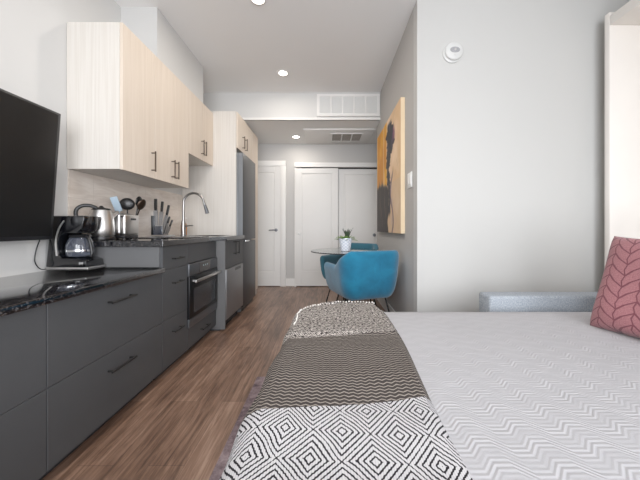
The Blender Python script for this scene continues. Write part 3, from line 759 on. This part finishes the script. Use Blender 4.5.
dx_, dz_ = .996, 2.387
r = thing('smoke_detector', 'round white smoke alarm high on the grey wall', 'smoke detector', (dx_, 2.298, dz_))
mt = Matrix.Translation((dx_, 2.2985, dz_)) @ Matrix.Rotation(PI/2, 4, 'X')
obj('base_plate', lathe(bmesh.new(), [(.074, 0), (.074, .010), (.066, .014)], n=40, mtx=Matrix.Translation((-.006, 0, -.008)) @ mt), M['detector'], r)
obj('alarm_body', lathe(bmesh.new(), [(.064, .013), (.070, .018), (.068, .032), (.055, .042), (.02, .046)], n=40, mtx=mt), M['detector'], r)
bm = bmesh.new(); lathe(bm, [(.034, .0445), (.030, .049), (.01, .050)], n=24, mtx=mt @ Matrix.Diagonal((1.15, .7, 1, 1)))
obj('sensor_grille', bm, M['detdk'], r)
bm = bmesh.new(); lathe(bm, [(.009, .045), (.008, .052), (.002, .053)], n=16, mtx=mt)
obj('test_button', bm, M['steel'], r)
obj('indicator', lathe(bmesh.new(), [(.006, .040), (.005, .047)], n=12, mtx=mt @ Matrix.Translation((0, -.042, 0))), M['steel'], r)

# ------------------------------------------------------------------ dining table
TX, TY, TR = .225, 3.2, .40
r = thing('dining_table', 'small round glass-topped dining table on a black pedestal', 'table', (TX, TY, 0))
obj('tabletop', lathe(bmesh.new(), [(TR-.003, .740), (TR, .743), (TR, .747), (TR-.003, .750)], TX, TY, 64), M['glass'], r)
obj('glass_edge', lathe(bmesh.new(), [(TR-.002, .7395), (TR+.0015, .741), (TR+.0015, .749), (TR-.002, .7505)], TX, TY, 64, cap=False), M['toe'], r)
obj('pedestal', lathe(bmesh.new(), [(.24, 0), (.24, .01), (.22, .016), (.04, .03), (.028, .05), (.028, .70), (.10, .725), (.12, .7395)], TX, TY, 40), M['blackmat'], r)
# potted plant
px_, py_, pz_ = .20, 3.14, .7505
r = thing('potted_succulent', 'green succulent in a white patterned pot on the glass table', 'plant', (px_, py_, pz_))
obj('pot', lathe(bmesh.new(), [(.048, pz_), (.053, pz_+.004), (.069, pz_+.12), (.075, pz_+.125), (.075, pz_+.14), (.067, pz_+.14), (.058, pz_+.12), (.001, pz_+.12)], px_, py_, 40, cap=False), M['pot'], r)
obj('soil', lathe(bmesh.new(), [(.001, pz_+.124), (.057, pz_+.122)], px_, py_, 24, cap=False), M['toe'], r)
def leaf(bm, base, ang, tilt, L, W, th=.004):
    nseg = 6; rows = []
    d = Vector((math.cos(ang), math.sin(ang), 0)); s = Vector((-math.sin(ang), math.cos(ang), 0)); u = Vector((0, 0, 1))
    p = Vector(base); t_ = tilt
    for k in range(nseg+1):
        f_ = k/nseg; w_ = W*math.sin(PI*min(1, .15+f_*.85))**.8*(1 if f_ < .98 else .15)
        rows.append([bm.verts.new(p-s*w_), bm.verts.new(p-u*th), bm.verts.new(p+s*w_), bm.verts.new(p+u*th*.4)])
        p = p+(d*math.cos(t_)+u*math.sin(t_))*(L/nseg); t_ -= .07
    for a_, b_ in zip(rows, rows[1:]):
        for i in range(4): bm.faces.new((a_[i], a_[(i+1) % 4], b_[(i+1) % 4], b_[i]))
bm = bmesh.new()
for k in range(26):
    a_ = k*2.399; leaf(bm, (px_+.015*math.cos(a_), py_+.015*math.sin(a_), pz_+.122), a_, .12+.035*k, .115-.002*k, .017)
obj('leaves', bm, M['green'], r)['kind'] = 'stuff'
bm = bmesh.new()
for k in range(9):
    a_ = k*2.4; leaf(bm, (px_+.02+.012*math.cos(a_), py_+.012*math.sin(a_), pz_+.13), a_, 1.35, .135-.004*k, .011)
obj('spike_leaves', bm, M['greendk'], r)['kind'] = 'stuff'

# ------------------------------------------------------------------ chairs
def make_chair(label):
    r = thing('dining_chair', label, 'chair', (0, 0, 0), group='teal velvet tub chairs')
    W2, D0, D1, R = .264, -.26, .27, .13
    # centre-line of the shell in plan, from left arm front, round the back, to right arm front
    path = []
    for k in range(9): path.append((Vector((-W2, D1-(D1-(D0+R))*k/9)), Vector((-1, 0))))
    for k in range(10):
        a_ = PI+PI/2*k/9; path.append((Vector((-W2+R+R*math.cos(a_), D0+R+R*math.sin(a_))), Vector((math.cos(a_), math.sin(a_)))))
    for k in range(1, 9): path.append((Vector((-W2+R+(2*W2-2*R)*k/9, D0)), Vector((0, -1))))
    for k in range(10):
        a_ = -PI/2+PI/2*k/9; path.append((Vector((W2-R+R*math.cos(a_), D0+R+R*math.sin(a_))), Vector((math.cos(a_), math.sin(a_)))))
    for k in range(1, 10): path.append((Vector((W2, D0+R+(D1-(D0+R))*k/9)), Vector((1, 0))))
    pl_ = [0]
    for a_, b_ in zip(path, path[1:]): pl_.append(pl_[-1]+(b_[0]-a_[0]).length)
    bm = bmesh.new(); rings = []
    for (p, n_), dd in zip(path, pl_):
        y = p.y
        s_ = min(1, max(0, 1-(abs(dd-pl_[-1]/2)-.225)/.20))
        top = .655+.145*s_
        th = .032
        flare = .03*(top-.40)/.4
        prof = [(-.075, .345), (-.030, .375), (.0, .45), (flare*.6, .56), (flare+.004, top-.05), (flare, top-.018), (flare-.014, top-.002), (flare-.034, top), (flare-.054, top-.008), (flare-.064, top-.03), (-.055, .56), (-.06, .44), (-.075, .40)]
        rings.append([bm.verts.new((p.x+n_.x*(o+.015), p.y+n_.y*(o+.015), z)) for o, z in prof])
    m = len(rings[0])
    for a_, b_ in zip(rings, rings[1:]):
        for i in range(m): bm.faces.new((a_[i], b_[i], b_[(i+1) % m], a_[(i+1) % m]))
    bm.faces.new(rings[0]); bm.faces.new(rings[-1][::-1])
    bmesh.ops.recalc_face_normals(bm, faces=bm.faces)
    sh = obj('shell', bm, M['velvet'], r, world=False)
    md = sh.modifiers.new('sub', 'SUBSURF'); md.levels = 1; md.render_levels = 2
    sh.data.shade_smooth()
    obj('seat', B(-.205, .205, -.195, .275, .40, .468, bev=.03, seg=4), M['velvet'], r, world=False)
    obj('seat_base', B(-.195, .195, -.185, .262, .345, .40, bev=.012, seg=3), M['velvet'], r, world=False)
    for sx_, sy_ in ((-1, -1), (1, -1), (-1, 1), (1, 1)):
        bm = bmesh.new()
        a0 = Vector((sx_*.17, sy_*.15, .35)); a1 = Vector((sx_*.20, sy_*.10, .35)); ft = Vector((sx_*.25, sy_*.21, .006))
        tube(bm, smooth_pts([a0, a0.lerp(ft, .93)+Vector((-.004, 0, 0)), ft, a1.lerp(ft, .93)+Vector((.004, 0, 0)), a1], 4), .006, 8)
        obj('leg', bm, M['blackmat'], r, world=False)
    return r
ch = make_chair('bright teal velvet tub chair with its back to the bed')
ch.location = (.335, 2.83, 0); ch.rotation_euler = (0, 0, math.radians(20))
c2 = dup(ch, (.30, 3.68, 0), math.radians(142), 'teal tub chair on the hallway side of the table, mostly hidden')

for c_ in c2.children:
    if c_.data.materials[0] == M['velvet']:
        c_.data = c_.data.copy(); c_.data.materials[0] = M['velvetshade']
# ------------------------------------------------------------------ wall bed
BX0, BX1, BY0, BY1, BZ = -.17, 1.83, .10, 1.60, .55
r = thing('wall_bed_cabinet', 'tall white open wall-bed cabinet behind the cushion', 'cabinet', (2.4, .86, 0))
obj('far_side_panel', B(2.105, XR-.005, 2.16, 2.20, 0, 2.61, bev=.002), M['whitecab'], r)
obj('near_side_panel', B(2.105, XR-.005, -.20, -.16, 0, 2.61, bev=.002), M['whitecab'], r)
obj('top_panel', B(2.105, XR-.005, -.16, 2.16, 2.51, 2.58, bev=.002), M['whitecab'], r)
obj('back_panel', B(XR-.025, XR-.005, -.16, 2.16, 0, 2.51), M['whitecab'], r, smooth=False)
r = thing('bed', 'low pull-down double bed under the grey spread', 'bed', (.83, .84, 0))
obj('bed_frame', B(BX0+.06, 2.65, BY0+.03, BY1-.03, .30, .35, bev=.005), M['whitecab'], r)
obj('mattress', B(BX0+.03, 2.25, BY0+.015, BY1-.02, .352, .53, bev=.04, seg=4), M['sofain'], r)
for y in (BY0+.15, BY1-.15):
    obj('leg', B(BX0+.12, BX0+.16, y-.02, y+.02, .013, .30, bev=.004), M['steeldk'], r)
# sofa
r = thing('sofa', 'blue-grey upholstered sofa beneath the lowered bed', 'sofa', (1.4, .85, 0))
obj('seat_base', B(1.05, 2.08, -.02, 1.69, .05, .28, bev=.02, seg=3), M['tweed'], r)
for y0, y1 in ((1.70, 1.835), (-.16, -.03)):
    obj('armrest', B(.955, 2.09, y0, y1, .05, .600, bev=.018, seg=4), M['tweed'], r)
for x in (1.02, 2.0):
    for y in (1.76, -.09): obj('foot', lathe(bmesh.new(), [(.02, .013), (.025, .05)], x, y, 12), M['black'], r)
# rug
tag(obj('area_rug', B(-.465, 2.08, -.6, 1.93, 0.0005, .012, bev=.003), M['rug']), 'mottled mauve-grey rug under the bed', 'rug')

# bedspread
def outline(x0, x1, y0, y1, r, n=12):
    pts = []
    for cx, cy, a0 in ((x0+r, y1-r, PI/2), (x0+r, y0+r, PI)):
        for k in range(n+1):
            a_ = a0+PI/2*k/n; pts.append((Vector((cx+r*math.cos(a_), cy+r*math.sin(a_))), Vector((math.cos(a_), math.sin(a_)))))
    return pts
bm = bmesh.new()
o1 = outline(BX0, 9, BY0, BY1, .16)
full = [(Vector((2.25-2.0*k/14, BY1)), Vector((0, 1))) for k in range(14)]+[(p, n_) for p, n_ in o1]+[(Vector((.25+2.0*k/14, BY0)), Vector((0, -1))) for k in range(15)]
rings = []
for i, (p, n_) in enumerate(full):
    wv = math.sin(i*.9)*.008
    prof = [(.004+wv*1.6, .16), (.002+wv, .30), (0, .42), (-.002, BZ-.05), (-.010, BZ-.022), (-.028, BZ-.005), (-.06, BZ), (-.12, BZ+.002)]
    rings.append([bm.verts.new((p.x+n_.x*o, p.y+n_.y*o, z)) for o, z in prof])
m = len(rings[0])
for a_, b_ in zip(rings, rings[1:]):
    for i in range(m-1): bm.faces.new((a_[i], a_[i+1], b_[i+1], b_[i]))
bm.faces.new([r_[-1] for r_ in rings])
bmesh.ops.recalc_face_normals(bm, faces=bm.faces)
sp = obj('bedspread', bm, M['spread'])
tag(sp, 'light grey bedspread with embossed wave pattern over the bed', 'bedspread')

# throw blanket
random.seed(3)
R0, TX1, TYN, TYF = .22, .30, .13, 1.622
x0 = BX0-.018
rows = 110; bm = bmesh.new(); uvs = {}; G = []; edgepts = []
for j in range(rows+1):
    Y = TYN+(TYF-TYN)*(1-(1-j/rows)**1.15)
    q = Y-(TYF-R0)
    x0 = BX0-.012-.024*sst(1.3, .6, Y)
    xl = x0 if q <= 0 else x0+R0-math.sqrt(max(0, R0*R0-q*q))
    nx, ny = (-1, 0) if q <= 0 else (-math.sqrt(max(0, 1-(q/R0)**2)), q/R0)
    fall = 1
    zt = BZ+.014+.006*math.exp(-((Y-1.22)/.05)**2)*0+.004*math.sin(Y*9)
    if Y-.13*.0 > 1.19: zt += .008*sst(1.19, 1.21, Y)
    xr = .258+.06*((Y-.45)/1.15)+.006*math.sin(Y*7)-.045*sst(1.45, 1.62, Y)
    zt += .008*sst(1.4, 1.62, Y)
    row = []
    drop = [(.010, .20), (.012, .26), (.010, .32), (.012, .38), (.008, .44), (.004, .50), (-.002, .53), (-.016, zt-.012), (-.035, zt-.002)]
    prev = None; arc = 0; pts = []
    for o, z in drop:
        o += .004*math.sin(Y*23+z*8)
        pts.append(Vector((xl+nx*o, Y+ny*o if ny else Y, z)))
    xs = pts[-1].x; ncol = 26
    for k in range(1, ncol+1):
        xx = xs+(xr-xs)*k/ncol
        zz = zt+.003*math.sin(xx*14+Y*5)+.003*math.sin(Y*31+xx*4)*.5
        if k == ncol: zz = BZ+.004
        pts.append(Vector((xx, Y if ny == 0 else pts[-1].y+(Y-pts[-1].y)*.4, zz)))
    # arc length so that u = X on the flat part
    acc = [0]
    for a_, b_ in zip(pts, pts[1:]): acc.append(acc[-1]+math.hypot(b_.x-a_.x, b_.z-a_.z))
    L = acc[-1]
    for k, p in enumerate(pts):
        v_ = bm.verts.new(p); row.append(v_); uvs[v_] = (xr-(L-acc[k]), Y)
    G.append(row)
    edgepts.append((pts[-ncol-1].copy(), pts))
uvl = bm.loops.layers.uv.new('UVMap')
for a_, b_ in zip(G, G[1:]):
    for i in range(len(a_)-1):
        f_ = bm.faces.new((a_[i], a_[i+1], b_[i+1], b_[i]))
        for lp in f_.loops: lp[uvl].uv = uvs[lp.vert]
lastrow = [v.co.copy() for v in G[-1]]; sideedge = [G[j][8].co.copy() for j in range(int(rows*.74), rows)]
bmesh.ops.recalc_face_normals(bm, faces=bm.faces)
th = obj('throw_blanket', bm, M['throw'])
md = th.modifiers.new('thick', 'SOLIDIFY'); md.thickness = .008; md.offset = -1
tag(th, 'woven throw with black and white diamonds and grey bands across the bed foot', 'blanket')
bm = bmesh.new()
pl = sideedge+lastrow[8:]
acc = 0; last = pl[0]
for a_, b_ in zip(pl, pl[1:]):
    seg_ = (b_-a_).length; 
    while acc <= seg_:
        p = a_.lerp(b_, acc/seg_ if seg_ else 0)
        bmesh.ops.create_icosphere(bm, subdivisions=1, radius=.0032+.002*random.random(), matrix=Matrix.Translation(p+Vector((random.uniform(-.002, .002), .002, .003+random.uniform(-.001, .003)))))
        acc += .016
    acc -= seg_
ed = obj('edge_stitching', bm, plain('white wool', (226, 222, 216), .95), th)
ed['kind'] = 'stuff'

# cushions
def pillow(name, label, cat, S, T, mat, mtx):
    bm = bmesh.new(); n = 36; uvl = bm.loops.layers.uv.new('UVMap'); uv = {}
    for side in (1, -1):
        g_ = []
        for j in range(n+1):
            rw = []
            for i in range(n+1):
                u, v = i/n*2-1, j/n*2-1
                prof_ = (max(0, 1-u**4)*max(0, 1-v**4))**.42
                pinch = 1-.07*(1-abs(v)**2)*abs(u)**2; pinch2 = 1-.07*(1-abs(u)**2)*abs(v)**2
                x_ = u*S/2*pinch; y_ = v*S/2*pinch2
                w_ = side*T/2*prof_*(1+.05*math.sin(u*4+v*3))
                vt = bm.verts.new(Vector((x_, w_, y_))); uv[vt] = (i/n, j/n); rw.append(vt)
            g_.append(rw)
        for j in range(n):
            for i in range(n):
                q = (g_[j][i], g_[j][i+1], g_[j+1][i+1], g_[j+1][i])
                f_ = bm.faces.new(q if side == -1 else q[::-1])
                for lp in f_.loops: lp[uvl].uv = uv[lp.vert]
    bmesh.ops.remove_doubles(bm, verts=bm.verts, dist=.0005)
    bmesh.ops.transform(bm, matrix=mtx, verts=bm.verts)
    r = thing(name, label, cat, mtx.translation)
    o = obj('cushion_cover', bm, mat, r)
    return r, o
# face normal points towards -X and a little towards the camera
ang = math.radians(-79)            # direction of bottom edge from far to near
mt = Matrix.Translation((1.330, 1.140, .752)) @ Matrix.Rotation(ang, 4, 'Z') @ Matrix.Rotation(math.radians(-19), 4, 'X')
r, o = pillow('throw_pillow', 'dusty rose cushion with braided pattern leaning on the bed', 'cushion', .445, .15, M['pillow'], mt)
mt2 = Matrix.Translation((1.62, 1.20, .80)) @ Matrix.Rotation(math.radians(-90), 4, 'Z') @ Matrix.Rotation(math.radians(-22), 4, 'X')
r2, o2 = pillow('bed_pillow', 'plain grey pillow behind the rose cushion', 'pillow', .50, .17, M['greyfab'], mt2)

# ------------------------------------------------------------------ light
def area(name, loc, rot, sx_, sy_, e, col=(1, 1, 1), spread=None):
    l = bpy.data.lights.new(name, 'AREA'); l.shape = 'RECTANGLE'; l.size = sx_; l.size_y = sy_; l.energy = e; l.color = col
    if spread: l.spread = spread
    o = bpy.data.objects.new(name, l); COL.objects.link(o); o.location = loc; o.rotation_euler = rot; return o
area('daylight_and_fill', (.4, -4.6, 1.9), (PI/2, 0, 0), 6.5, 4.2, 820, (.95, .97, 1.0))
area('daylight_and_fill', (XR+.9, -.9, 1.6), (0, PI/2, 0), 2.6, 1.6, 190, (.97, .98, 1.0))  # added fill lamp outside the added side window, brightens the left cabinets
for x, y, z, e in ((-.548, 2.30, ZC, 9), (-.517, 3.40, ZC, 4), (-.49, 4.60, ZL, 4), (-.54, 1.05, ZC, 7)):
    l = bpy.data.lights.new('downlight_lamp', 'AREA'); l.shape = 'DISK'; l.size = .10; l.energy = e; l.color = (1, .93, .84)
    o = bpy.data.objects.new('downlight_lamp', l); COL.objects.link(o); o.location = (x, y, z-.02)
w = bpy.data.worlds.new('sky'); SC.world = w; w.use_nodes = True
bg = w.node_tree.nodes['Background']; bg.inputs[0].default_value = (.75, .85, 1, 1); bg.inputs[1].default_value = 1.2

# ------------------------------------------------------------------ camera
cam = bpy.data.cameras.new('camera'); co = bpy.data.objects.new('camera', cam); COL.objects.link(co)
co.location = (0, 0, 1.0); co.rotation_euler = (PI/2, 0, 0)
cam.sensor_width = 36; cam.lens = F/640*36; cam.shift_x = -7/640; cam.shift_y = -12/640; cam.clip_start = .02
SC.camera = co
SC.view_settings.view_transform = 'Standard'; SC.view_settings.look = 'None'; SC.view_settings.exposure = 0; SC.view_settings.gamma = 1.14
SC.cycles.max_bounces = 10; SC.cycles.diffuse_bounces = 6
SC.cycles.use_denoising = True
SC.cycles.sample_clamp_indirect = 6
